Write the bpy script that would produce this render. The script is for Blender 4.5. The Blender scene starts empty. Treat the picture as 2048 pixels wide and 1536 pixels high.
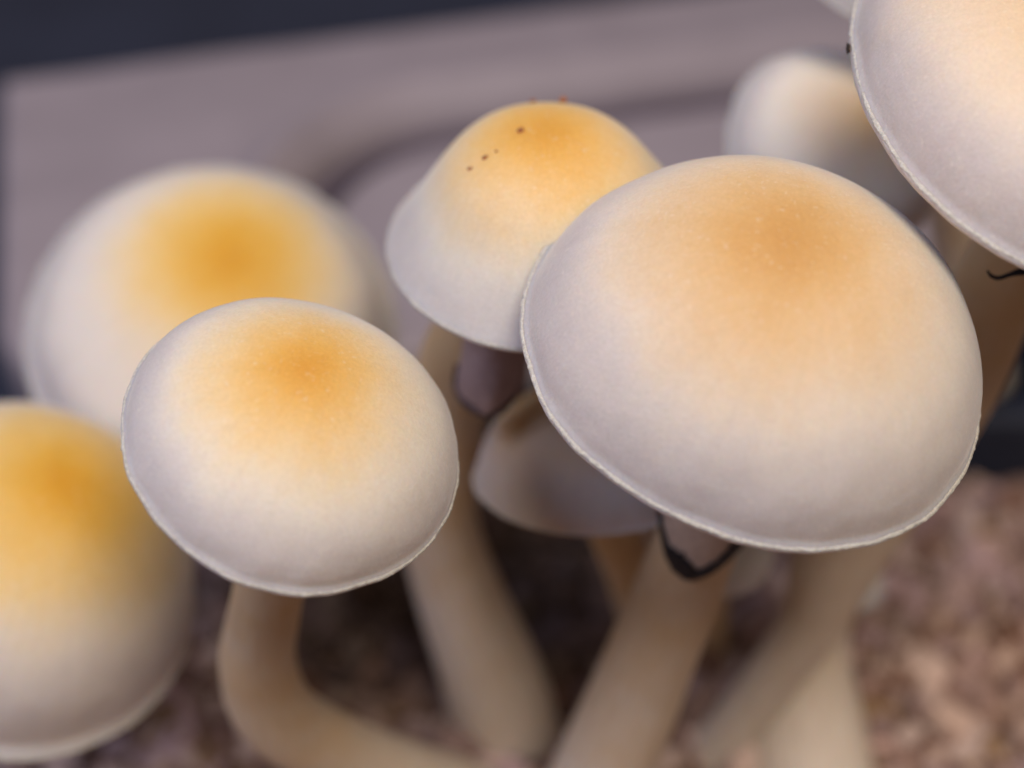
import bpy, math, random
import numpy as np
from mathutils import Vector, noise

random.seed(4)
RNG = np.random.default_rng(4)
SC = bpy.context.scene
COL = SC.collection

# ------------------------------------------------------------------ camera
PITCH = math.radians(42.0)
CAM_H = 0.135
LENS, SENSOR = 50.0, 36.0
FPX = 2048 * LENS / SENSOR
cam_d = bpy.data.cameras.new('camera')
cam = bpy.data.objects.new('camera', cam_d)
COL.objects.link(cam)
cam.location = (0, 0, CAM_H)
cam.rotation_euler = (math.pi / 2 - PITCH, 0, 0)
cam_d.lens = LENS
cam_d.sensor_width = SENSOR
cam_d.clip_start = 0.002
cam_d.clip_end = 20
cam_d.dof.use_dof = True
cam_d.dof.focus_distance = 0.0955
cam_d.dof.aperture_fstop = 12.3
SC.camera = cam

# ------------------------------------------------------------------ world + lamps
w = bpy.data.worlds.new('World')
SC.world = w
w.use_nodes = True
bg = w.node_tree.nodes['Background']
bg.inputs[0].default_value = (0.55, 0.43, 0.39, 1)
bg.inputs[1].default_value = 0.27

CAM_R = np.array([1.0, 0, 0])
CAM_U = np.array([0, math.sin(PITCH), math.cos(PITCH)])
CAM_B = np.array([0, -math.cos(PITCH), math.sin(PITCH)])
CAM_P = np.array([0, 0, CAM_H])


def area_lamp(name, loc, target, size, energy, color):
    l = bpy.data.lights.new(name, 'AREA')
    l.shape = 'DISK'
    l.size = size
    l.energy = energy
    l.color = color
    o = bpy.data.objects.new(name, l)
    COL.objects.link(o)
    o.location = loc
    o.rotation_euler = (Vector(target) - Vector(loc)).to_track_quat('-Z', 'Y').to_euler()
    return o


area_lamp('warm_lamp', (0.06, -0.075, 0.42), (0, 0.08, 0.06), 0.17, 1.43, (1.0, 0.87, 0.73))
area_lamp('cool_fill', (-0.38, -0.09, 0.55), (0, 0.08, 0.06), 0.34, 2.1, (0.62, 0.70, 1.0))  # unseen cool fill, added for the bluish left edges of the caps

SC.view_settings.view_transform = 'Standard'
SC.view_settings.look = 'None'
SC.view_settings.exposure = 0.0
SC.view_settings.gamma = 1.0


# ------------------------------------------------------------------ helpers
def ray(px, py):
    return CAM_R * ((px - 1024) / FPX) - CAM_U * ((py - 768) / FPX) - CAM_B


def at(px, py, mm):
    """photo pixel at a distance (mm along the view axis)"""
    return CAM_P + ray(px, py) * mm * 0.001


def depth_on(px, py, z):
    r = ray(px, py)
    return (z - CAM_H) / r[2] * 1000


def on_plane(px, py, z):
    return at(px, py, depth_on(px, py, z))


def cam_vec(x, y, z):
    return CAM_R * x + CAM_U * y + CAM_B * z


def mesh_obj(name, verts, faces, mat=None, parent=None, smooth=True):
    me = bpy.data.meshes.new(name)
    me.from_pydata([tuple(map(float, v)) for v in verts], [], faces)
    me.update()
    if smooth:
        me.polygons.foreach_set('use_smooth', [True] * len(me.polygons))
    if mat:
        me.materials.append(mat)
    o = bpy.data.objects.new(name, me)
    COL.objects.link(o)
    if parent:
        o.parent = parent
    return o


def float_attr(o, name, vals):
    a = o.data.attributes.new(name, 'FLOAT', 'POINT')
    a.data.foreach_set('value', np.asarray(vals, dtype=np.float32))


def color_attr(o, name, cols):
    a = o.data.attributes.new(name, 'FLOAT_COLOR', 'POINT')
    a.data.foreach_set('color', np.asarray(cols, dtype=np.float32).ravel())


def tag(o, label, cat, group=None):
    o['label'] = label
    o['category'] = cat
    if group:
        o['group'] = group


def grid_faces(n_u, n_v, wrap):
    """n_u rings of n_v vertices"""
    f = []
    for i in range(n_u - 1):
        for j in range(n_v if wrap else n_v - 1):
            a = i * n_v + j
            b = i * n_v + (j + 1) % n_v
            f.append((a, b, b + n_v, a + n_v))
    return f


# ------------------------------------------------------------------ materials
def new_mat(name):
    m = bpy.data.materials.new(name)
    m.use_nodes = True
    nt = m.node_tree
    return m, nt, nt.nodes['Principled BSDF']


def add_noise(nt, scale, detail=3, rough=0.55):
    tc = nt.nodes.new('ShaderNodeTexCoord')
    n = nt.nodes.new('ShaderNodeTexNoise')
    n.inputs['Scale'].default_value = scale
    n.inputs['Detail'].default_value = detail
    n.inputs['Roughness'].default_value = rough
    nt.links.new(tc.outputs['Object'], n.inputs['Vector'])
    return n


def add_bump(nt, bsdf, height_sock, strength, dist):
    b = nt.nodes.new('ShaderNodeBump')
    b.inputs['Strength'].default_value = strength
    b.inputs['Distance'].default_value = dist
    nt.links.new(height_sock, b.inputs['Height'])
    nt.links.new(b.outputs[0], bsdf.inputs['Normal'])


def math_node(nt, op, a, b):
    n = nt.nodes.new('ShaderNodeMath')
    n.operation = op
    for k, v in enumerate((a, b)):
        if isinstance(v, (int, float)):
            n.inputs[k].default_value = v
        else:
            nt.links.new(v, n.inputs[k])
    return n.outputs[0]


def ramp(nt, fac, stops, interp='B_SPLINE'):
    r = nt.nodes.new('ShaderNodeValToRGB')
    r.color_ramp.interpolation = interp
    el = r.color_ramp.elements
    while len(el) < len(stops):
        el.new(0.5)
    for e, (p, c) in zip(el, stops):
        e.position = p
        e.color = (*c, 1)
    nt.links.new(fac, r.inputs[0])
    return r.outputs[0]


def mix_col(nt, fac, a, b, mode='MIX'):
    n = nt.nodes.new('ShaderNodeMix')
    n.data_type = 'RGBA'
    n.blend_type = mode
    for s, v in ((n.inputs[0], fac), (n.inputs[6], a), (n.inputs[7], b)):
        if isinstance(v, (int, float)):
            s.default_value = v
        elif isinstance(v, tuple):
            s.default_value = (*v, 1)
        else:
            nt.links.new(v, s)
    return n.outputs[2]


def sss(bsdf, weight, scale, radius=(1.0, 0.55, 0.3)):
    bsdf.inputs['Subsurface Weight'].default_value = weight
    bsdf.inputs['Subsurface Radius'].default_value = radius
    bsdf.inputs['Subsurface Scale'].default_value = scale


def cap_material(name, core, gold, pale, cream, reach):
    m, nt, b = new_mat(name)
    at_ = nt.nodes.new('ShaderNodeAttribute')
    at_.attribute_name = 'spread'
    n1 = add_noise(nt, 160, 4)
    n2 = add_noise(nt, 1500, 4, 0.65)
    f = math_node(nt, 'ADD', at_.outputs['Fac'], math_node(nt, 'MULTIPLY', math_node(nt, 'SUBTRACT', n1.outputs['Fac'], 0.5), 0.26))
    f = math_node(nt, 'ADD', f, math_node(nt, 'MULTIPLY', math_node(nt, 'SUBTRACT', n2.outputs['Fac'], 0.5), 0.12))
    c = ramp(nt, f, [(0.0, core), (0.30 * reach, gold), (0.62 * reach, pale), (0.90 * reach, cream)])
    # gills grey the thin margin; the lilac cast of the light is painted in
    rim = nt.nodes.new('ShaderNodeAttribute')
    rim.attribute_name = 'rim'
    rf = math_node(nt, 'ADD', rim.outputs['Fac'], math_node(nt, 'MULTIPLY', math_node(nt, 'SUBTRACT', n1.outputs['Fac'], 0.5), 0.22))
    rfac = ramp(nt, rf, [(0.70, (0, 0, 0)), (0.96, (0.8, 0.8, 0.8)), (1.0, (0.8, 0.8, 0.8))], 'EASE')
    c = mix_col(nt, rfac, c, (0.545, 0.50, 0.505))
    # radial fibres and a fine frosty grain
    fib = nt.nodes.new('ShaderNodeAttribute')
    fib.attribute_name = 'fibre'
    nf = nt.nodes.new('ShaderNodeTexNoise')
    nf.inputs['Scale'].default_value = 1.0
    nf.inputs['Detail'].default_value = 3
    nt.links.new(fib.outputs['Vector'], nf.inputs['Vector'])
    c = mix_col(nt, 1.0, c, ramp(nt, nf.outputs['Fac'], [(0.32, (0.965, 0.962, 0.96)), (0.68, (1, 1, 1))], 'LINEAR'), 'MULTIPLY')
    n3 = add_noise(nt, 4200, 3, 0.7)
    c = mix_col(nt, 1.0, c, ramp(nt, n3.outputs['Fac'], [(0.3, (0.89, 0.885, 0.88)), (0.7, (1, 1, 1))], 'LINEAR'), 'MULTIPLY')
    nt.links.new(c, b.inputs['Base Color'])
    b.inputs['Roughness'].default_value = 0.62
    b.inputs['Specular IOR Level'].default_value = 0.22
    b.inputs['Sheen Weight'].default_value = 0.30
    b.inputs['Sheen Roughness'].default_value = 0.32
    sss(b, 0.7, 0.0036)
    fl = ramp(nt, add_noise(nt, 2600, 2, 0.5).outputs['Fac'], [(0.62, (0, 0, 0)), (0.72, (0.22, 0.22, 0.22))], 'LINEAR')
    c = mix_col(nt, fl, c, (0.80, 0.72, 0.62))
    nt.links.new(c, b.inputs['Base Color'])
    h = math_node(nt, 'ADD', n3.outputs['Fac'], math_node(nt, 'MULTIPLY', add_noise(nt, 420, 4, 0.6).outputs['Fac'], 2.2))
    add_bump(nt, b, h, 0.3, 0.00016)
    return m


CREAM = (0.75, 0.695, 0.64)
CAP_WARM = cap_material('cap_muted_ochre', (0.58, 0.315, 0.10), (0.67, 0.43, 0.18), (0.75, 0.61, 0.45), CREAM, 0.84)
CAP_GOLD = cap_material('cap_golden', (0.67, 0.32, 0.02), (0.76, 0.46, 0.07), (0.80, 0.61, 0.30), CREAM, 0.84)
CAP_ORANGE = cap_material('cap_orange', (0.66, 0.33, 0.055), (0.76, 0.46, 0.12), (0.79, 0.63, 0.40), CREAM, 0.80)
CAP_PALE = cap_material('cap_pale', (0.74, 0.50, 0.24), (0.75, 0.58, 0.41), (0.75, 0.66, 0.56), CREAM, 0.9)
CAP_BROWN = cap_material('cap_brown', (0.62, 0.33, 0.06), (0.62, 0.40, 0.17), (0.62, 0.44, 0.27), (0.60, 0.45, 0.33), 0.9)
CAP_DUSKY = cap_material('cap_dusky', (0.50, 0.43, 0.40), (0.50, 0.43, 0.40), (0.50, 0.43, 0.40), (0.50, 0.43, 0.40), 0.9)
CAP_CREAM = cap_material('cap_plain_cream', CREAM, (0.70, 0.64, 0.58), CREAM, CREAM, 0.85)


def plain(name, col, rough=0.6, scale=900, var=0.12, bump=0.2, dist=0.0002, sub=0.0, subscale=0.002, spec=0.25, attr=None):
    m, nt, b = new_mat(name)
    n = add_noise(nt, scale, 4, 0.6)
    lo = tuple(max(0, c * (1 - var)) for c in col)
    hi = tuple(min(1, c * (1 + var)) for c in col)
    c = ramp(nt, n.outputs['Fac'], [(0.3, lo), (0.7, hi)], 'LINEAR')
    if attr:
        a = nt.nodes.new('ShaderNodeAttribute')
        a.attribute_name = attr
        c = mix_col(nt, 1.0, a.outputs['Color'], ramp(nt, n.outputs['Fac'], [(0.3, (0.75,) * 3), (0.7, (1,) * 3)], 'LINEAR'), 'MULTIPLY')
    nt.links.new(c, b.inputs['Base Color'])
    b.inputs['Roughness'].default_value = rough
    b.inputs['Specular IOR Level'].default_value = spec
    if sub:
        sss(b, sub, subscale)
    add_bump(nt, b, n.outputs['Fac'], bump, dist)
    return m


def stem_material():
    m, nt, b = new_mat('stem_fibres')
    tc = nt.nodes.new('ShaderNodeAttribute')
    tc.attribute_name = 'along'
    comb = nt.nodes.new('ShaderNodeCombineXYZ')
    ar = nt.nodes.new('ShaderNodeAttribute')
    ar.attribute_name = 'around'
    nt.links.new(math_node(nt, 'MULTIPLY', tc.outputs['Fac'], 220), comb.inputs[0])
    nt.links.new(math_node(nt, 'MULTIPLY', ar.outputs['Fac'], 15), comb.inputs[1])
    n = nt.nodes.new('ShaderNodeTexNoise')
    n.inputs['Scale'].default_value = 1.0
    n.inputs['Detail'].default_value = 4
    nt.links.new(comb.outputs[0], n.inputs['Vector'])
    n2 = add_noise(nt, 180, 3)
    c = ramp(nt, n.outputs['Fac'], [(0.3, (0.57, 0.475, 0.385)), (0.7, (0.79, 0.72, 0.63))], 'LINEAR')
    c = mix_col(nt, ramp(nt, math_node(nt, 'ADD', math_node(nt, 'MULTIPLY', n2.outputs['Fac'], 0.5), math_node(nt, 'MULTIPLY', tc.outputs['Fac'], 9)), [(0.3, (0.85, 0.85, 0.85)), (1.0, (0.08, 0.08, 0.08))], 'EASE'), c, (0.60, 0.38, 0.16))  # ochre near the cap paints the warm shade on the upper stem
    nt.links.new(c, b.inputs['Base Color'])
    b.inputs['Roughness'].default_value = 0.6
    b.inputs['Specular IOR Level'].default_value = 0.2
    sss(b, 0.4, 0.0022)
    add_bump(nt, b, n.outputs['Fac'], 0.7, 0.0004)
    return m


STEM = stem_material()
MARGIN = plain('margin_fringe', (0.57, 0.52, 0.465), 0.8, 4200, 0.22, 0.7, 0.00025, 0.3, 0.001)
GILLS = plain('gill_flesh', (0.20, 0.135, 0.125), 0.7, 1200, 0.2)
VEIL = plain('veil_membrane', (0.50, 0.36, 0.28), 0.65, 1400, 0.14, 0.3, 0.0002, 0.25, 0.001)
VEIL_GREY = plain('veil_membrane_dusted', (0.36, 0.26, 0.255), 0.65, 1400, 0.14, 0.3, 0.0002, 0.15, 0.001)
SPORE = plain('spore_dust', (0.012, 0.010, 0.012), 0.55, 2500, 0.4, 0.6, 0.0003)
SPORE_SOFT = plain('spore_dust_thin', (0.075, 0.05, 0.055), 0.6, 2500, 0.3, 0.5, 0.0003)
CRUMB = plain('crumb_bark', (0.26, 0.10, 0.045), 0.8, 2500, 0.4)
DARKBIT = plain('dark_speck', (0.03, 0.022, 0.018), 0.8, 2500, 0.4)
NAVY = plain('navy_plastic', (0.020, 0.024, 0.040), 0.55, 60, 0.15, 0.1, 0.0005)
TABLE = plain('navy_table', (0.030, 0.036, 0.060), 0.6, 40, 0.15, 0.1, 0.0005)
LIDM = plain('grey_plastic', (0.31, 0.268, 0.295), 0.5, 55, 0.10, 0.12, 0.0006)
SOIL = plain('soil_crumbs', (0.3, 0.2, 0.17), 0.85, 1800, 0.2, 0.5, 0.0003, attr='tint')
GROOVE_SHADE = plain('groove_shade_dark', (0.115, 0.092, 0.12), 0.6, 80, 0.1)
SOILBED = plain('soil_bed', (0.20, 0.125, 0.10), 0.9, 300, 0.5, 0.6, 0.001)


# ------------------------------------------------------------------ setting
GZ = 0.0            # substrate level
TZ = -0.022         # table level
LID_Z = 0.014       # top face of the grey box lid
WALL_Y = 0.1325     # far wall of the growing tray

table = mesh_obj('table', [(-1.5, -0.6, TZ), (1.5, -0.6, TZ), (1.5, 2.2, TZ), (-1.5, 2.2, TZ)], [(0, 1, 2, 3)], TABLE, smooth=False)
table['kind'] = 'structure'


def rounded_box(name, lo, hi, mat, parent, bev=0.0015):
    import bmesh
    bm = bmesh.new()
    bmesh.ops.create_cube(bm, size=1)
    for v in bm.verts:
        for k in range(3):
            v.co[k] = lo[k] if v.co[k] < 0 else hi[k]
    bmesh.ops.bevel(bm, geom=bm.edges[:], offset=bev, segments=3, affect='EDGES', profile=0.5)
    me = bpy.data.meshes.new(name)
    bm.to_mesh(me)
    bm.free()
    me.materials.append(mat)
    o = bpy.data.objects.new(name, me)
    COL.objects.link(o)
    o.parent = parent
    return o


tray = bpy.data.objects.new('growing_tray', None)
COL.objects.link(tray)
tag(tray, 'dark navy plastic growing tray filled with crumbly brown substrate', 'tray')
rounded_box('tray_floor', (-0.158, -0.058, TZ + 0.0005), (0.158, WALL_Y + 0.002, TZ + 0.004), NAVY, tray)
rounded_box('tray_wall', (-0.16, WALL_Y, TZ + 0.0008), (0.16, WALL_Y + 0.003, 0.0095), NAVY, tray)
rounded_box('tray_wall', (-0.16, -0.063, TZ + 0.0008), (0.16, -0.060, 0.0125), NAVY, tray)
rounded_box('tray_wall', (-0.1632, -0.063, TZ + 0.0008), (-0.1602, WALL_Y + 0.003, 0.0125), NAVY, tray)
rounded_box('tray_wall', (0.1602, -0.063, TZ + 0.0008), (0.1632, WALL_Y + 0.003, 0.0125), NAVY, tray)

# grey lidded box behind the tray ---------------------------------------------
tl = on_plane(-6, 150, LID_Z)
tr = on_plane(1000, 24, LID_Z)
ux = (tr - tl) / np.linalg.norm(tr - tl)
uy = np.array([-ux[1], ux[0], 0.0])            # away from the camera
LID_W, LID_D = 0.235, float((tl - on_plane(800, 692, LID_Z)) @ uy)
box = bpy.data.objects.new('plastic_box', None)
COL.objects.link(box)
box_or = tl - uy * LID_D
box.location = (box_or[0], box_or[1], TZ)
box.rotation_euler = (0, 0, math.atan2(ux[1], ux[0]))
tag(box, 'out of focus grey plastic box lid with a rounded moulded panel behind the tray', 'box')


def lid_xy(px, py):
    d = on_plane(px, py, LID_Z) - box_or
    return d @ ux, d @ uy


p1 = lid_xy(900, 252)
p2 = lid_xy(1480, 172)
p3 = lid_xy(612, 372)
INNER_TOP = 0.5 * (p1[1] + p2[1]) + 0.0036
INNER_LEFT = p3[0] - 0.0055
RC = 0.030


def lid_height(x, y):
    # signed distance to the inner rounded panel outline (negative inside)
    cx, cy = (INNER_LEFT + 0.5), (INNER_TOP - 0.5)
    qx, qy = abs(x - cx) - (0.5 - RC), abs(y - cy) - (0.5 - RC)
    d = math.hypot(max(qx, 0), max(qy, 0)) + min(max(qx, qy), 0) - RC
    ridge = 0.0050 * math.exp(-((d - 0.0045) / 0.0034) ** 2)
    t = min(1, max(0, (d + 0.0018) / 0.0020))
    t2 = min(1, max(0, (-d - 0.0042) / 0.0030))
    groove = -0.0075 * (1 - t * t * (3 - 2 * t)) if d < 0.0002 else 0
    groove += 0.0062 * t2 * t2 * (3 - 2 * t2)
    # outer rim falls away in a radius
    e = min(x - left_edge(y), LID_W - x, y, LID_D - y)
    edge = 0.0
    r = 0.003
    if e < r:
        edge = -(r - math.sqrt(max(0, r * r - (r - e) ** 2)))
    return ridge + groove + edge + 0.0004 * noise.noise(Vector((x * 40, y * 40, 3)))


nx, ny = 420, 130
xs = np.linspace(0, LID_W, nx)
ys = np.linspace(0, LID_D, ny)
CORNER = 0.020


def left_edge(y):
    return CORNER - math.sqrt(max(0.0, CORNER ** 2 - (CORNER - y) ** 2)) if y < CORNER else 0.0


V = [(left_edge(y) + (LID_W - left_edge(y)) * x / LID_W, y, 0) for y in ys for x in xs]
V = [(x, y, LID_Z - TZ + lid_height(x, y)) for x, y, _ in V]
F = grid_faces(ny, nx, False)
# skirt of the lid
ring = [j for j in range(nx)] + [i * nx + nx - 1 for i in range(1, ny)] + [(ny - 1) * nx + j for j in range(nx - 2, -1, -1)] + [i * nx for i in range(ny - 2, 0, -1)]
base = len(V)
for r_ in ring:
    V.append((V[r_][0], V[r_][1], LID_Z - TZ - 0.011))
m_ = len(ring)
for k in range(m_):
    F.append((ring[(k + 1) % m_], ring[k], base + k, base + (k + 1) % m_))
lid = mesh_obj('lid', V, F, LIDM, box)
# dark strip added to stand for the shade in the groove round the panel
gp = [(INNER_LEFT + 0.0027, 0.004)]
gp += [(INNER_LEFT + RC - (RC - 0.0027) * math.cos(a), INNER_TOP - RC + (RC - 0.0027) * math.sin(a)) for a in np.linspace(0, math.pi / 2, 24)]
gp += [(LID_W - 0.006, INNER_TOP - 0.0027)]
Vg = []
for i, (x, y) in enumerate(gp):
    a, b = gp[max(0, i - 1)], gp[min(len(gp) - 1, i + 1)]
    tx, ty = b[0] - a[0], b[1] - a[1]
    l_ = math.hypot(tx, ty)
    for k in range(10):
        ang = 2 * math.pi * k / 10
        rr = 0.0016
        Vg.append((x - ty / l_ * rr * math.cos(ang), y + tx / l_ * rr * math.cos(ang), LID_Z - TZ - 0.0030 + rr * math.sin(ang)))
mesh_obj('groove_shade', Vg, grid_faces(len(gp), 10, True), GROOVE_SHADE, lid)
Vb, Fb = [], []
for z_ in (0.0004, LID_Z - TZ - 0.008):
    for r_ in ring:
        Vb.append((LID_W / 2 + (V[r_][0] - LID_W / 2) * 0.985, LID_D / 2 + (V[r_][1] - LID_D / 2) * 0.95, z_))
for k in range(m_):
    Fb.append((k, (k + 1) % m_, m_ + (k + 1) % m_, m_ + k))
Fb.append(tuple(range(m_ - 1, -1, -1)))
Fb.append(tuple(range(m_, 2 * m_)))
mesh_obj('box_body', Vb, Fb, NAVY, box, smooth=False)


# substrate --------------------------------------------------------------------
def soil_z(x, y):
    v = Vector((x, y, 0))
    z = 0.0022 * noise.noise(v * 90) + 0.0014 * noise.noise(v * 260 + Vector((7, 1, 0))) + 0.0006 * noise.noise(v * 700)
    return GZ - 0.001 + z


nx, ny = 260, 190
xs = np.linspace(-0.1595, 0.1595, nx)
ys = np.linspace(-0.0595, WALL_Y - 0.0005, ny)
V = [(x, y, soil_z(x, y)) for y in ys for x in xs]
bed = mesh_obj('substrate', V, grid_faces(ny, nx, False), SOILBED)
bed['kind'] = 'structure'

PAL = np.array([(0.40, 0.27, 0.235), (0.34, 0.235, 0.215), (0.45, 0.32, 0.26), (0.28, 0.175, 0.135), (0.19, 0.105, 0.075), (0.36, 0.25, 0.25), (0.30, 0.19, 0.11), (0.48, 0.36, 0.31)])
ICO = []
t_ = (1 + 5 ** 0.5) / 2
for a in (-1, 1):
    for b in (-t_, t_):
        ICO += [(a, b, 0), (0, a, b), (b, 0, a)]
ICO = np.array(ICO)
ICO = ICO / np.linalg.norm(ICO[0])
# triangles of the icosahedron by nearest neighbours
IF = []
el_ = 4 / math.sqrt(10 + 2 * math.sqrt(5))
for i in range(12):
    for j in range(i + 1, 12):
        for k in range(j + 1, 12):
            if all(abs(np.linalg.norm(ICO[p] - ICO[q]) - el_) < 1e-3 for p, q in ((i, j), (j, k), (i, k))):
                nrm = np.cross(ICO[j] - ICO[i], ICO[k] - ICO[i])
                IF.append((i, j, k) if nrm @ ICO[i] > 0 else (i, k, j))
VV, FF, CC = [], [], []


def cap_shade(x, y):  # darkens crumbs under the cluster: shade of the caps put into their colour
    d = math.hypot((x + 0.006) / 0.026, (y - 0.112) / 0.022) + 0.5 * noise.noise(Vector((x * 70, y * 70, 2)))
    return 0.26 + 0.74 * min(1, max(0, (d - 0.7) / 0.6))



def crumb(c, s, col):
    q, _ = np.linalg.qr(RNG.normal(size=(3, 3)))
    if np.linalg.det(q) < 0:
        q[:, 0] *= -1
    sc = s * np.array([1, RNG.uniform(0.55, 1), RNG.uniform(0.35, 0.8)])
    v = (ICO * (1 + RNG.normal(size=(12, 1)) * 0.16) * sc) @ q.T + c
    o = len(VV) * 12
    VV.append(v)
    FF.extend([(a + o, b + o, c_ + o) for a, b, c_ in IF])
    CC.append(np.tile(np.append(col, 1.0), (12, 1)))


for i in range(15000):
    x = RNG.uniform(-0.105, 0.105)
    y = RNG.uniform(0.035, WALL_Y - 0.003)
    s = 0.0004 + 0.0018 * RNG.random() ** 2.6
    if i < 220:
        s = RNG.uniform(0.0022, 0.0040)
    col = PAL[RNG.integers(len(PAL))] * RNG.uniform(0.95, 1.4)
    col = col * cap_shade(x, y)
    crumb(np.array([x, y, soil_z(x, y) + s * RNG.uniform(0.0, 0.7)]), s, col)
for i in range(900):
    x = RNG.uniform(-0.105, 0.105)
    y = RNG.uniform(0.04, WALL_Y - 0.005)
    s = RNG.uniform(0.0022, 0.0056)
    col = (PAL[[7, 2, 0, 5][i % 4]] * 1.45 if i % 3 else PAL[[4, 3][i % 2]] * 1.2) * RNG.uniform(0.8, 1.15)
    col = col * cap_shade(x, y)
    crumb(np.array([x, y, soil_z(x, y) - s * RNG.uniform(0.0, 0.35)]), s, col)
soil = mesh_obj('substrate_crumbs', np.concatenate(VV), FF, SOIL, smooth=False)
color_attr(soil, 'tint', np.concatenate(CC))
soil['kind'] = 'stuff'
soil['label'] = 'crumbly pinkish brown substrate the mushrooms grow from'
soil['category'] = 'substrate'


# ------------------------------------------------------------------ mushrooms
def smooth_path(pts, n):
    """Catmull-Rom through rows of any width"""
    pts = np.array(pts, float)
    P = np.vstack([2 * pts[0] - pts[1], pts, 2 * pts[-1] - pts[-2]])
    out = []
    m = len(pts) - 1
    for t in np.linspace(0, m, n):
        i = min(int(t), m - 1)
        u = t - i
        a, b, c, d = P[i:i + 4]
        out.append(0.5 * (2 * b + (c - a) * u + (2 * a - 5 * b + 4 * c - d) * u * u + (3 * b - a - 3 * c + d) * u ** 3))
    return np.array(out)


class Cap:
    def __init__(self, fit, depth, seed, brim=0.027):
        (self.cx, self.cy, R, self.phi, self.psi, self.h, self.q, self.a2, self.b2, self.a3, self.b3, self.s) = fit[:12]
        self.fl = fit[12] if len(fit) > 12 else 0.0
        self.d = depth
        self.R = R * 0.996 * depth / FPX * 0.001
        self.C = at(self.cx, self.cy, depth)
        ph, ps = self.phi, self.psi
        self.ax = cam_vec(math.sin(ph) * math.cos(ps), math.sin(ph) * math.sin(ps), math.cos(ph))
        self.e1 = cam_vec(-math.sin(ps), math.cos(ps), 0)
        self.e2 = np.cross(self.ax, self.e1)
        self.seed = seed
        # outline of the cap: dome, then a slightly flattened brim
        n = 240
        t = np.linspace(0, math.radians(86), n)
        r = np.sin(t) ** (2 / self.s)
        z = self.h * np.clip(np.cos(t), 0, 1) ** (2 / self.q)
        T = t / t[-1]
        r = r * (1 - self.fl) + self.fl * r * np.clip((T - 0.55) / 0.45, 0, 1) ** 2
        bw = brim
        r = np.concatenate([r * (1 - bw), np.linspace(1 - bw, 1, 14)[1:]])
        z = np.concatenate([z, z[-1] - np.linspace(0, bw * 1.1, 14)[1:]])
        L = np.concatenate([[0], np.cumsum(np.hypot(np.diff(r), np.diff(z)))])
        L /= L[-1]
        g = np.linspace(0, 1, 400)
        r, z = np.interp(g, L, r), np.interp(g, L, z)
        ker = np.hanning(15)
        ker /= ker.sum()
        rp = np.pad(r, 7, mode='edge')
        zp = np.pad(z, 7, mode='edge')
        rp[:7] = -r[7:0:-1]
        zp[:7] = z[7:0:-1]
        rp[-7:] = r[-1] + (r[-1] - r[-8:-1][::-1])
        zp[-7:] = z[-1] + (z[-1] - z[-8:-1][::-1])
        self.pg, self.pr, self.pz = g, np.convolve(rp, ker, 'valid'), np.convolve(zp, ker, 'valid')

    def unit(self, T, A, inner=0.0):
        r = float(np.interp(T, self.pg, self.pr))
        z = float(np.interp(T, self.pg, self.pz))
        m = 1 + r * r * (self.a2 * math.cos(2 * A) + self.b2 * math.sin(2 * A) + self.a3 * math.cos(3 * A) + self.b3 * math.sin(3 * A))
        # small natural unevenness
        p = Vector((r * math.cos(A), r * math.sin(A), z + self.seed * 7.3))
        m *= 1 + 0.014 * noise.noise(p * 2.0) * r + 0.010 * noise.noise(p * 5.0) * r ** 3 + 0.0035 * noise.noise(p * 17.0) * r ** 6
        z *= 1 + 0.03 * noise.noise(p * 1.6 + Vector((3, 8, 1)))
        k = 1 - inner
        return np.array([r * m * math.cos(A) * k, r * m * math.sin(A) * k, z * k - inner * 0.02])

    def world(self, u):
        return self.C + (self.e1 * u[0] + self.e2 * u[1] + self.ax * u[2]) * self.R


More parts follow.
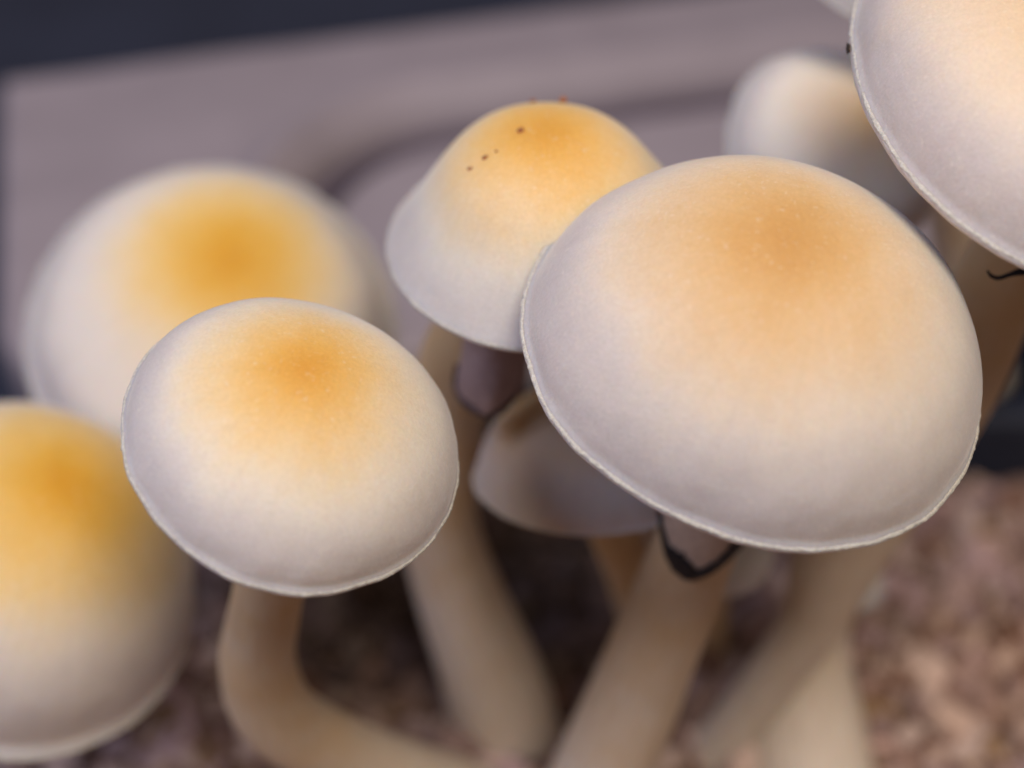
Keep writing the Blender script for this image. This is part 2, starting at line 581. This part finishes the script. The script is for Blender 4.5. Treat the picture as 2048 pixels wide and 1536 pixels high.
def build_mushroom(fit, depth, seed, capmat, stem_pts, base_px, label, spot=None, spot_r=1.0, with_gills=True, fine=True, pale=0.0, brim=0.027):
    """stem_pts: rows (px, py, radius_px); base_px: (px, py, radius_px) on the substrate"""
    cap = Cap(fit, depth, seed, brim)
    bd = depth_on(base_px[0], base_px[1], GZ - 0.002)
    root = bpy.data.objects.new('mushroom', None)
    COL.objects.link(root)
    org = at(base_px[0], base_px[1], bd)
    root.location = org
    tag(root, label, 'mushroom', 'mushrooms growing from the substrate')
    # ---- cap shell
    nT, nA = (96, 180) if fine else (60, 110)
    us, spread = [], []
    so = cap_spot(cap, spot) if spot else np.array([0.0, 0.0, cap.h])
    for i in range(nT):
        T = max(1e-4, i / (nT - 1))
        for j in range(nA):
            A = 2 * math.pi * j / nA
            u = cap.unit(T, A)
            us.append(u)
            dd = math.dist(u, so) / (1.12 * spot_r)
            spread.append(min(1.0, dd))
    # rolled edge and hollow underside
    for (T, inn, dz) in ((1.0, 0.005, -0.02), (1.0, 0.03, -0.03), (0.97, 0.07, -0.01), (0.9, 0.08, 0), (0.75, 0.12, 0), (0.5, 0.18, 0), (0.25, 0.22, 0), (0.02, 0.24, 0)):
        for j in range(nA):
            u = cap.unit(T, 2 * math.pi * j / nA, inn).copy()
            u[2] += dz
            us.append(u)
            spread.append(1.0)
    nR = nT + 8
    V = [cap.world(u) - org for u in us]
    F = [tuple(reversed(f)) for f in grid_faces(nR, nA, True)]
    o = mesh_obj('cap', V, F, capmat, root)
    float_attr(o, 'spread', spread)
    float_attr(o, 'rim', [math.hypot(u[0], u[1]) for u in us])
    fb = o.data.attributes.new('fibre', 'FLOAT_VECTOR', 'POINT')
    fv = []
    for u in us:
        rr_ = math.hypot(u[0], u[1]) + 1e-6
        fv += [u[0] / rr_ * 13 + seed, u[1] / rr_ * 13, rr_ * 3.0]
    fb.data.foreach_set('vector', fv)
    fix_normals(o)
    # ---- margin: thin paler fringe along the edge
    nM = 900 if fine else 300
    kx = 8
    Vm = []
    for j in range(nM):
        A = 2 * math.pi * j / nM
        u = cap.unit(1.0, A)
        rad = np.array([math.cos(A), math.sin(A), 0])
        n1 = noise.noise(Vector((A * 9, seed * 3.1, 0)))
        n2 = noise.noise(Vector((A * 34, seed * 3.1, 5)))
        n3 = noise.noise(Vector((A * 70, seed * 1.7, 9)))
        sw = 0.0095 * (1 + 0.6 * n1 + 0.35 * n2 + 0.25 * n3)
        off = 0.003 * n1 + 0.002 * n2 + 0.0012 * n3
        for k in range(kx):
            b = 2 * math.pi * k / kx
            # flat band lying on the brim, following its slope
            ex, ez = math.cos(b) * sw, math.sin(b) * 0.0042 * (1 + 0.4 * n3)
            p = u + rad * (-0.0075 + off + ex * 0.74 + ez * 0.67) + np.array([0, 0, 0.0085 - ex * 0.67 + ez * 0.74])
            Vm.append(cap.world(p) - org)
    Fm = grid_faces(nM, kx, True)
    lastr = (nM - 1) * kx
    for k in range(kx):
        Fm.append((lastr + k, lastr + (k + 1) % kx, (k + 1) % kx, k))
    mg = mesh_obj('margin', Vm, Fm, MARGIN, o)
    fix_normals(mg)
    # ---- gills
    if with_gills:
        Vg, Fg = [], []
        ng = 72
        for g in range(ng):
            A = 2 * math.pi * (g + 0.5) / ng
            da = 0.012
            prev = None
            for (T, deep) in ((0.22, 0.30), (0.45, 0.30), (0.7, 0.24), (0.9, 0.10)):
                top = cap.unit(T, A, 0.20 if T < 0.6 else 0.10)
                row = []
                for (aa, dz) in ((A - da, 0), (A, -deep), (A + da, 0)):
                    v = top.copy()
                    rr = math.hypot(v[0], v[1])
                    v[0], v[1] = rr * math.cos(aa), rr * math.sin(aa)
                    v[2] += dz
                    row.append(len(Vg))
                    Vg.append(cap.world(v) - org)
                if prev:
                    Fg += [(prev[0], prev[1], row[1], row[0]), (prev[1], prev[2], row[2], row[1])]
                prev = row
        mesh_obj('gills', Vg, Fg, GILLS, o, smooth=False)
    # ---- stem
    top = cap.C + cap.ax * cap.R * cap.h * 0.62
    pts = [(*top, stem_pts[0][2] * depth / FPX * 0.001)]
    # distance along the stem grows from the cap to the base with screen length
    scr = [(cap.cx, cap.cy)] + [(p[0], p[1]) for p in stem_pts] + [base_px[:2]]
    L = np.concatenate([[0], np.cumsum([math.dist(scr[i], scr[i + 1]) for i in range(len(scr) - 1)])])
    for k, p in enumerate(stem_pts):
        dd = p[3] if len(p) > 3 else depth + (bd - depth) * L[k + 1] / L[-1]
        pts.append((*at(p[0], p[1], dd), p[2] * dd / FPX * 0.001))
    pts.append((*at(base_px[0], base_px[1], bd), base_px[2] * bd / FPX * 0.001))
    path = smooth_path(pts, 60)
    nS = 40
    Vs, along, around = [], [], []
    acc = 0
    for i, row in enumerate(path):
        c, r = row[:3], row[3]
        tg = path[min(i + 1, 59)][:3] - path[max(i - 1, 0)][:3]
        tg = tg / np.linalg.norm(tg)
        e1 = np.cross(tg, CAM_B)
        e1 /= np.linalg.norm(e1)
        e2 = np.cross(e1, tg)
        if i:
            acc += np.linalg.norm(c - path[i - 1][:3])
        for j in range(nS):
            a = 2 * math.pi * j / nS
            nn = noise.noise(Vector((math.cos(a) * 1.2, math.sin(a) * 1.2, acc * 60 + seed * 5)))
            nf = noise.noise(Vector((math.cos(a) * 7, math.sin(a) * 7, acc * 40 + seed * 5)))
            rr = r * (1 + 0.05 * nn + 0.012 * nf)
            Vs.append(c + (e1 * math.cos(a) + e2 * math.sin(a)) * rr - org)
            along.append(acc + pale)
            around.append(abs(a - math.pi) * 2)
    Fs = grid_faces(60, nS, True)
    Fs.append(tuple(range(nS)))
    Fs.append(tuple(range(59 * nS + nS - 1, 59 * nS - 1, -1)))
    so_ = mesh_obj('stem', Vs, Fs, STEM, root)
    float_attr(so_, 'along', along)
    float_attr(so_, 'around', around)
    fix_normals(so_)
    return root, cap, path, org, so_


def fix_normals(o):
    import bmesh
    bm = bmesh.new()
    bm.from_mesh(o.data)
    bmesh.ops.recalc_face_normals(bm, faces=bm.faces[:])
    bm.to_mesh(o.data)
    bm.free()


def cap_spot(cap, px):
    """where the colour is centred, as a spot on the cap seen at a photo pixel"""
    best, bu = 1e9, None
    for i in range(30):
        for j in range(72):
            u = cap.unit(max(1e-4, i / 30), 2 * math.pi * j / 72)
            v = cap.world(u) - CAM_P
            d = -(v @ CAM_B)
            n = np.array([u[0], u[1], u[2] / cap.h ** 2])
            nw = cap.e1 * n[0] + cap.e2 * n[1] + cap.ax * n[2]
            if nw @ v > 0:
                continue
            e = (1024 + FPX * (v @ CAM_R) / d - px[0]) ** 2 + (768 - FPX * (v @ CAM_U) / d - px[1]) ** 2
            if e < best:
                best, bu = e, u
    return bu


FIT = {
    'B': [585.1298, 893.1867, 344.6308, 0.7769, 1.10, 0.695, 2.1513, 0.002, -0.0117, 0.0101, -0.0133, 1.8326],
    'D': [1508, 704.4039, 461, 0.6372, 1.3159, 0.745, 1.739, 0.0278, -0.001, 0.0108, 0.0022, 2.1479],
    'C': [1094.1348, 482.6629, 325.4, 0.7898, 1.62, 0.8241, 1.9324, -0.0083, -0.0001, -0.0003, -0.0054, 2.5979, 0.185],
    'A': [424, 655, 370, 0.33, 1.25, 0.62, 1.8248, 0.0035, 0.0021, -0.0032, -0.0032, 2.0127],
    'E': [34.6236, 1164.2229, 368.0842, 0.8079, 0.9044, 0.9837, 2.1841, 0.008, -0.0314, 0.005, -0.011, 1.8922],
    'F': [2116.5497, 232.7494, 464.3037, 0.6665, 1.2075, 0.5484, 2.1543, -0.0079, -0.0304, -0.0171, -0.0194, 2.5938, 0.0],
    'G': [1656.8415, 316.9259, 227.6841, 0.3586, 0.9014, 0.688, 2.4483, -0.0042, -0.0167, 0.003, -0.0157, 1.721],
    'H': [1179.9586, 955.7865, 234.8937, 1.1413, 1.5937, 0.8429, 1.9947, 0.0013, -0.0097, 0.0009, 0.0019, 2.0835],
    'K': [1690, 1160, 78, 0.85, 1.3, 0.9, 2.0, 0, 0, 0, 0, 2.0],
    'L': [1772, -62, 180, 0.6, 1.4, 0.7, 2.0, 0, 0, 0, 0, 2.0],
    'M': [1424, 1072, 132, 0.55, 1.2, 0.7, 2.0, 0, 0, 0, 0, 2.0],
}

mD = build_mushroom(FIT['D'], 99, 1, CAP_WARM, [(1402, 1055, 84), (1300, 1320, 90), (1210, 1536, 98)], (1120, 1740, 104),
                    'largest mushroom, muted ochre cap, stem ringed by a black-edged veil', (1575, 480), 1.05)
mB = build_mushroom(FIT['B'], 97, 2, CAP_ORANGE, [(534, 1200, 72), (516, 1330, 76), (558, 1435, 80), (680, 1510, 78), (815, 1565, 78)], (960, 1620, 86),
                    'mushroom with tilted orange-centred cap whose stem bends sharply sideways', (610, 735), 1.0)
mC = build_mushroom(FIT['C'], 112, 3, CAP_ORANGE, [(1010, 590, 80), (925, 705, 82), (884, 890, 80), (872, 1020, 80), (915, 1180, 86), (985, 1360, 100)], (1012, 1462, 108),
                    'bell-shaped mushroom with orange top dotted by brown crumbs and grey veil flap', (1095, 265), 1.12)
mA = build_mushroom(FIT['A'], 145, 4, CAP_GOLD, [(440, 760, 60), (490, 920, 64)], (530, 1060, 70),
                    'blurred mushroom with deep golden cap beside the grey box lid', (470, 515), 0.84, brim=0.075)
mE = build_mushroom(FIT['E'], 130, 5, CAP_GOLD, [(50, 1250, 78), (70, 1340, 82)], (85, 1430, 88),
                    'blurred low mushroom with tall rounded golden cap, shaded by its tilted neighbour', (125, 965), 1.0, brim=0.05)
mF = build_mushroom(FIT['F'], 101, 6, CAP_PALE, [(1995, 575, 86), (1885, 800, 92), (1690, 1085, 92), (1622, 1250, 64), (1520, 1390, 54)], (1430, 1520, 60),
                    'tall mushroom with broad cream cap and long leaning blurred stem', (2190, -10), 1.35)
mG = build_mushroom(FIT['G'], 135, 7, CAP_PALE, [(1690, 480, 46), (1740, 640, 48)], (1800, 800, 52),
                    'small pale round mushroom behind and below the tall cream-capped one', (1740, 235), 1.0)
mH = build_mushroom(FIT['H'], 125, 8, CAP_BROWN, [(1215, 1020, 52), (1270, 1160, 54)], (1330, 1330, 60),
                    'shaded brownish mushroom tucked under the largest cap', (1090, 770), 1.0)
mK = build_mushroom(FIT['K'], 148, 9, CAP_CREAM, [(1655, 1225, 52, 151), (1622, 1320, 82, 154), (1612, 1450, 116, 155.5)], (1620, 1590, 134),
                    'stout pale stem base standing on the substrate behind the long leaning stem', None, 1.0, True, False, 0.06)
mL = build_mushroom(FIT['L'], 128, 10, CAP_CREAM, [(1830, 40, 50), (1900, 400, 54)], (1960, 760, 60),
                    'mostly hidden white mushroom behind the tall cream cap', None, 1.0, True, False)
mM = build_mushroom(FIT['M'], 136, 11, CAP_CREAM, [(1420, 1120, 36)], (1410, 1300, 42),
                    'little pale mushroom squeezed behind the ringed stem', None, 1.0, True, False)


# ---- veils --------------------------------------------------------------------
def stem_frame(path, py):
    """point, radius and axes of a stem where its axis crosses photo row py (front run)"""
    best = None
    for i in range(len(path) - 1):
        r0 = [project(path[i][:3])[1], project(path[i + 1][:3])[1]]
        if (r0[0] - py) * (r0[1] - py) <= 0 and abs(r0[1] - r0[0]) > 1e-6:
            u = (py - r0[0]) / (r0[1] - r0[0])
            c = path[i] * (1 - u) + path[i + 1] * u
            tg = path[i + 1][:3] - path[i][:3]
            best = (c, tg / np.linalg.norm(tg))
            break
    c, tg = best
    e1 = np.cross(tg, CAM_B)
    e1 /= np.linalg.norm(e1)
    if e1 @ CAM_R < 0:
        e1 = -e1
    e2 = np.cross(e1, tg)
    if e2 @ CAM_B < 0:
        e2 = -e2
    return c[:3], c[3], e1, e2


def project(p):
    v = p - CAM_P
    d = -(v @ CAM_B)
    return 1024 + FPX * (v @ CAM_R) / d, 768 - FPX * (v @ CAM_U) / d


def ring_sheet(name, mat, parent, org, path, angs, rows_fn, grow_fn, n_r, thick=0.00012):
    """sheet wrapped round a stem: rows_fn(a, v) gives the photo row, grow_fn(a, v) the radius factor"""
    V = []
    for v in np.linspace(0, 1, n_r):
        for a in angs:
            c, r, e1, e2 = stem_frame(path, rows_fn(a, v))
            rr = r * grow_fn(a, v)
            V.append(c + (e1 * math.sin(a) + e2 * math.cos(a)) * rr - org)
    o = mesh_obj(name, V, grid_faces(n_r, len(angs), False), mat, parent)
    s = o.modifiers.new('thickness', 'SOLIDIFY')
    s.thickness = thick
    s.offset = 0
    return o


rootD, capD, pathD, orgD, stemD = mD
HEM_U = [-1.0, -0.9, -0.68, -0.45, -0.2, 0.0, 0.3, 0.6, 1.0]
HEM_Y = [1036, 1070, 1114, 1138, 1150, 1149, 1132, 1100, 1048]
BAND = [8, 10, 16, 34, 30, 17, 20, 36, 44]


def hem(a):
    u = math.sin(a)
    if math.cos(a) < 0:
        k = -math.cos(a)
        return np.interp(u, HEM_U, HEM_Y) * (1 - k) + (1040 + 10 * math.sin(5 * a)) * k
    return float(np.interp(u, HEM_U, HEM_Y)) - 68 * math.cos(a) + 1.5 * noise.noise(Vector((a * 9, 0, 2)))


def band(a):
    k = np.interp(math.sin(a), HEM_U, BAND) if math.cos(a) > 0 else 6
    return float(k) * (1 + 0.35 * noise.noise(Vector((a * 14, 3, 2))))


angsD = np.linspace(-math.pi, math.pi, 121)
annD = ring_sheet('annulus', VEIL, rootD, orgD, pathD, angsD, lambda a, v: 940 + (hem(a) - 940) * v, lambda a, v: 1.045 + 0.035 * v, 14)
angsB = np.linspace(-1.62, 1.62, 90)
ring_sheet('annulus_edge', SPORE, annD, orgD, pathD, angsB, lambda a, v: hem(a) - band(a) + (band(a) + 3) * v, lambda a, v: 1.125 + 0.025 * math.sin(v * math.pi) + 0.01 * noise.noise(Vector((a * 12, v * 3, 1))), 8, 0.00018)

# bell-shaped mushroom: a tongue of veil hanging in front of the stem
rootC, capC, pathC, orgC, stemC = mC
nV, nU = 26, 25


def tongue(grow, d_off, v0, v1, u_in=0.0):
    V = []
    for v in np.linspace(v0, v1, nV):
        cx = 1000 + (972 - 1000) * v
        cy = 640 + (822 - 640) * v
        hw = 63 * (1 if v < 0.6 else max(0.0, 1 - ((v - 0.6) / 0.4) ** 3.0) ** 0.5)
        hw = max(hw, 0.5) * grow
        for u in np.linspace(-1, 1, nU):
            d = 113.6 + 5.0 * (v - 0.5) + 3.0 * u * u - d_off + 0.25 * noise.noise(Vector((u * 2, v * 3, 4)))
            x = cx + u * hw + 2 * noise.noise(Vector((v * 6, u, 1)))
            V.append(at(x, cy + 6 * (1 - u * u) * v, d) - orgC)
    return V


annC = mesh_obj('annulus', tongue(1.0, 0, 0, 1), grid_faces(nV, nU, False), VEIL_GREY, rootC)
sm = annC.modifiers.new('thickness', 'SOLIDIFY')
sm.thickness = 0.00025
# its darker hem runs down the left side, round the tip and up the right
Vb, kx = [], 8
hemC = smooth_path([(914, 728, 4), (911, 770, 6), (928, 803, 8), (956, 822, 9), (982, 828, 9), (1006, 815, 9), (1028, 786, 7), (1038, 750, 4)], 60)
for i, (x, y, r) in enumerate(hemC):
    v = (y - 640) / 182
    u = (x - (1000 - 28 * v)) / 63
    d = 113.6 + 5 * (v - 0.5) + 3 * u * u - 0.15
    tg = hemC[min(i + 1, 59)] - hemC[max(i - 1, 0)]
    tg = tg[:2] / np.linalg.norm(tg[:2])
    for k in range(kx):
        b = 2 * math.pi * k / kx
        rr = r * (1 + 0.25 * noise.noise(Vector((i * 0.4, k, 0))))
        Vb.append(at(x - tg[1] * rr * math.cos(b), y + tg[0] * rr * math.cos(b), d - math.sin(b) * 0.12) - orgC)
eC = mesh_obj('annulus_edge', Vb, grid_faces(60, kx, True), SPORE_SOFT, annC)

# tall mushroom: black hooked strand of veil under the cap
rootF, capF, pathF, orgF, stemF = mF
hk = smooth_path([(1974, 541, 2.0), (1983, 552, 4.0), (1998, 556, 4.5), (2020, 549, 5.0), (2044, 543, 8.0), (2080, 540, 9.0), (2120, 552, 4.0)], 50)
Vb = []
for i, (x, y, r) in enumerate(hk):
    tg = hk[min(i + 1, 49)] - hk[max(i - 1, 0)]
    tg = tg[:2] / np.linalg.norm(tg[:2])
    for k in range(kx):
        b = 2 * math.pi * k / kx
        Vb.append(at(x - tg[1] * r * math.cos(b), y + tg[0] * r * math.cos(b), 102.6 - math.sin(b) * r * 0.03) - orgF)
mesh_obj('veil_remnant', Vb, grid_faces(50, kx, True), SPORE, rootF)


# ---- crumbs lying on the caps ---------------------------------------------------
def speck(cap, px, py, size, mat, label, stretch=(1, 1, 1), lift=0.4, rim=False):
    best, bp, bn = 1e9, None, None
    for i in range(1, 61):
        for j in range(180):
            u = cap.unit(i / 60, 2 * math.pi * j / 180)
            p = cap.world(u)
            x, y = project(p)
            nw = (cap.e1 * u[0] + cap.e2 * u[1] + cap.ax * u[2] / cap.h ** 2)
            nw = nw / np.linalg.norm(nw)
            if nw @ (p - CAM_P) > 0.0012:
                continue
            e = (x - px) ** 2 + (y - py) ** 2
            if e < best:
                best, bp, bn = e, p, nw
    V = []
    for v in ICO:
        k = 1 + RNG.normal() * 0.38
        V.append((CAM_R * v[0] * stretch[0] + CAM_U * v[1] * stretch[1] + CAM_B * v[2] * stretch[2]) * size * k)
    o = mesh_obj('crumb', V, IF, mat, smooth=False)
    o.location = bp + bn * size * lift
    tag(o, label, 'crumb', 'tiny crumbs stuck to the caps')


speck(capC, 1125, 196, 0.00032, CRUMB, 'larger dark red-brown crumb standing on top of the bell-shaped cap', (0.9, 1.4, 1), 0.8)
speck(capC, 1064, 198, 0.00026, CRUMB, 'smaller faint brown crumb on the crest of the bell-shaped cap', (1.2, 0.8, 1), 0.8)
speck(capC, 1042, 262, 0.00032, CRUMB, 'flat brown speck within the orange centre of the bell-shaped cap', (0.9, 1.2, 1), 0.1)
for (x, y, s, lb) in ((941, 338, 0.00021, 'tiny brown dash lowest in the slanting row on the bell-shaped cap'), (970, 318, 0.00019, 'tiny brown dash midway along the slanting row on the bell-shaped cap'), (990, 305, 0.00013, 'faintest tiny brown dot ending the slanting row on the bell-shaped cap')):
    speck(capC, x, y, s, CRUMB, lb, (1.3, 0.75, 0.7), 0.05)
speck(capF, 1695, 103, 0.00022, DARKBIT, 'black speck on the edge of the tall cream cap', (0.8, 1.4, 1), 0.5)
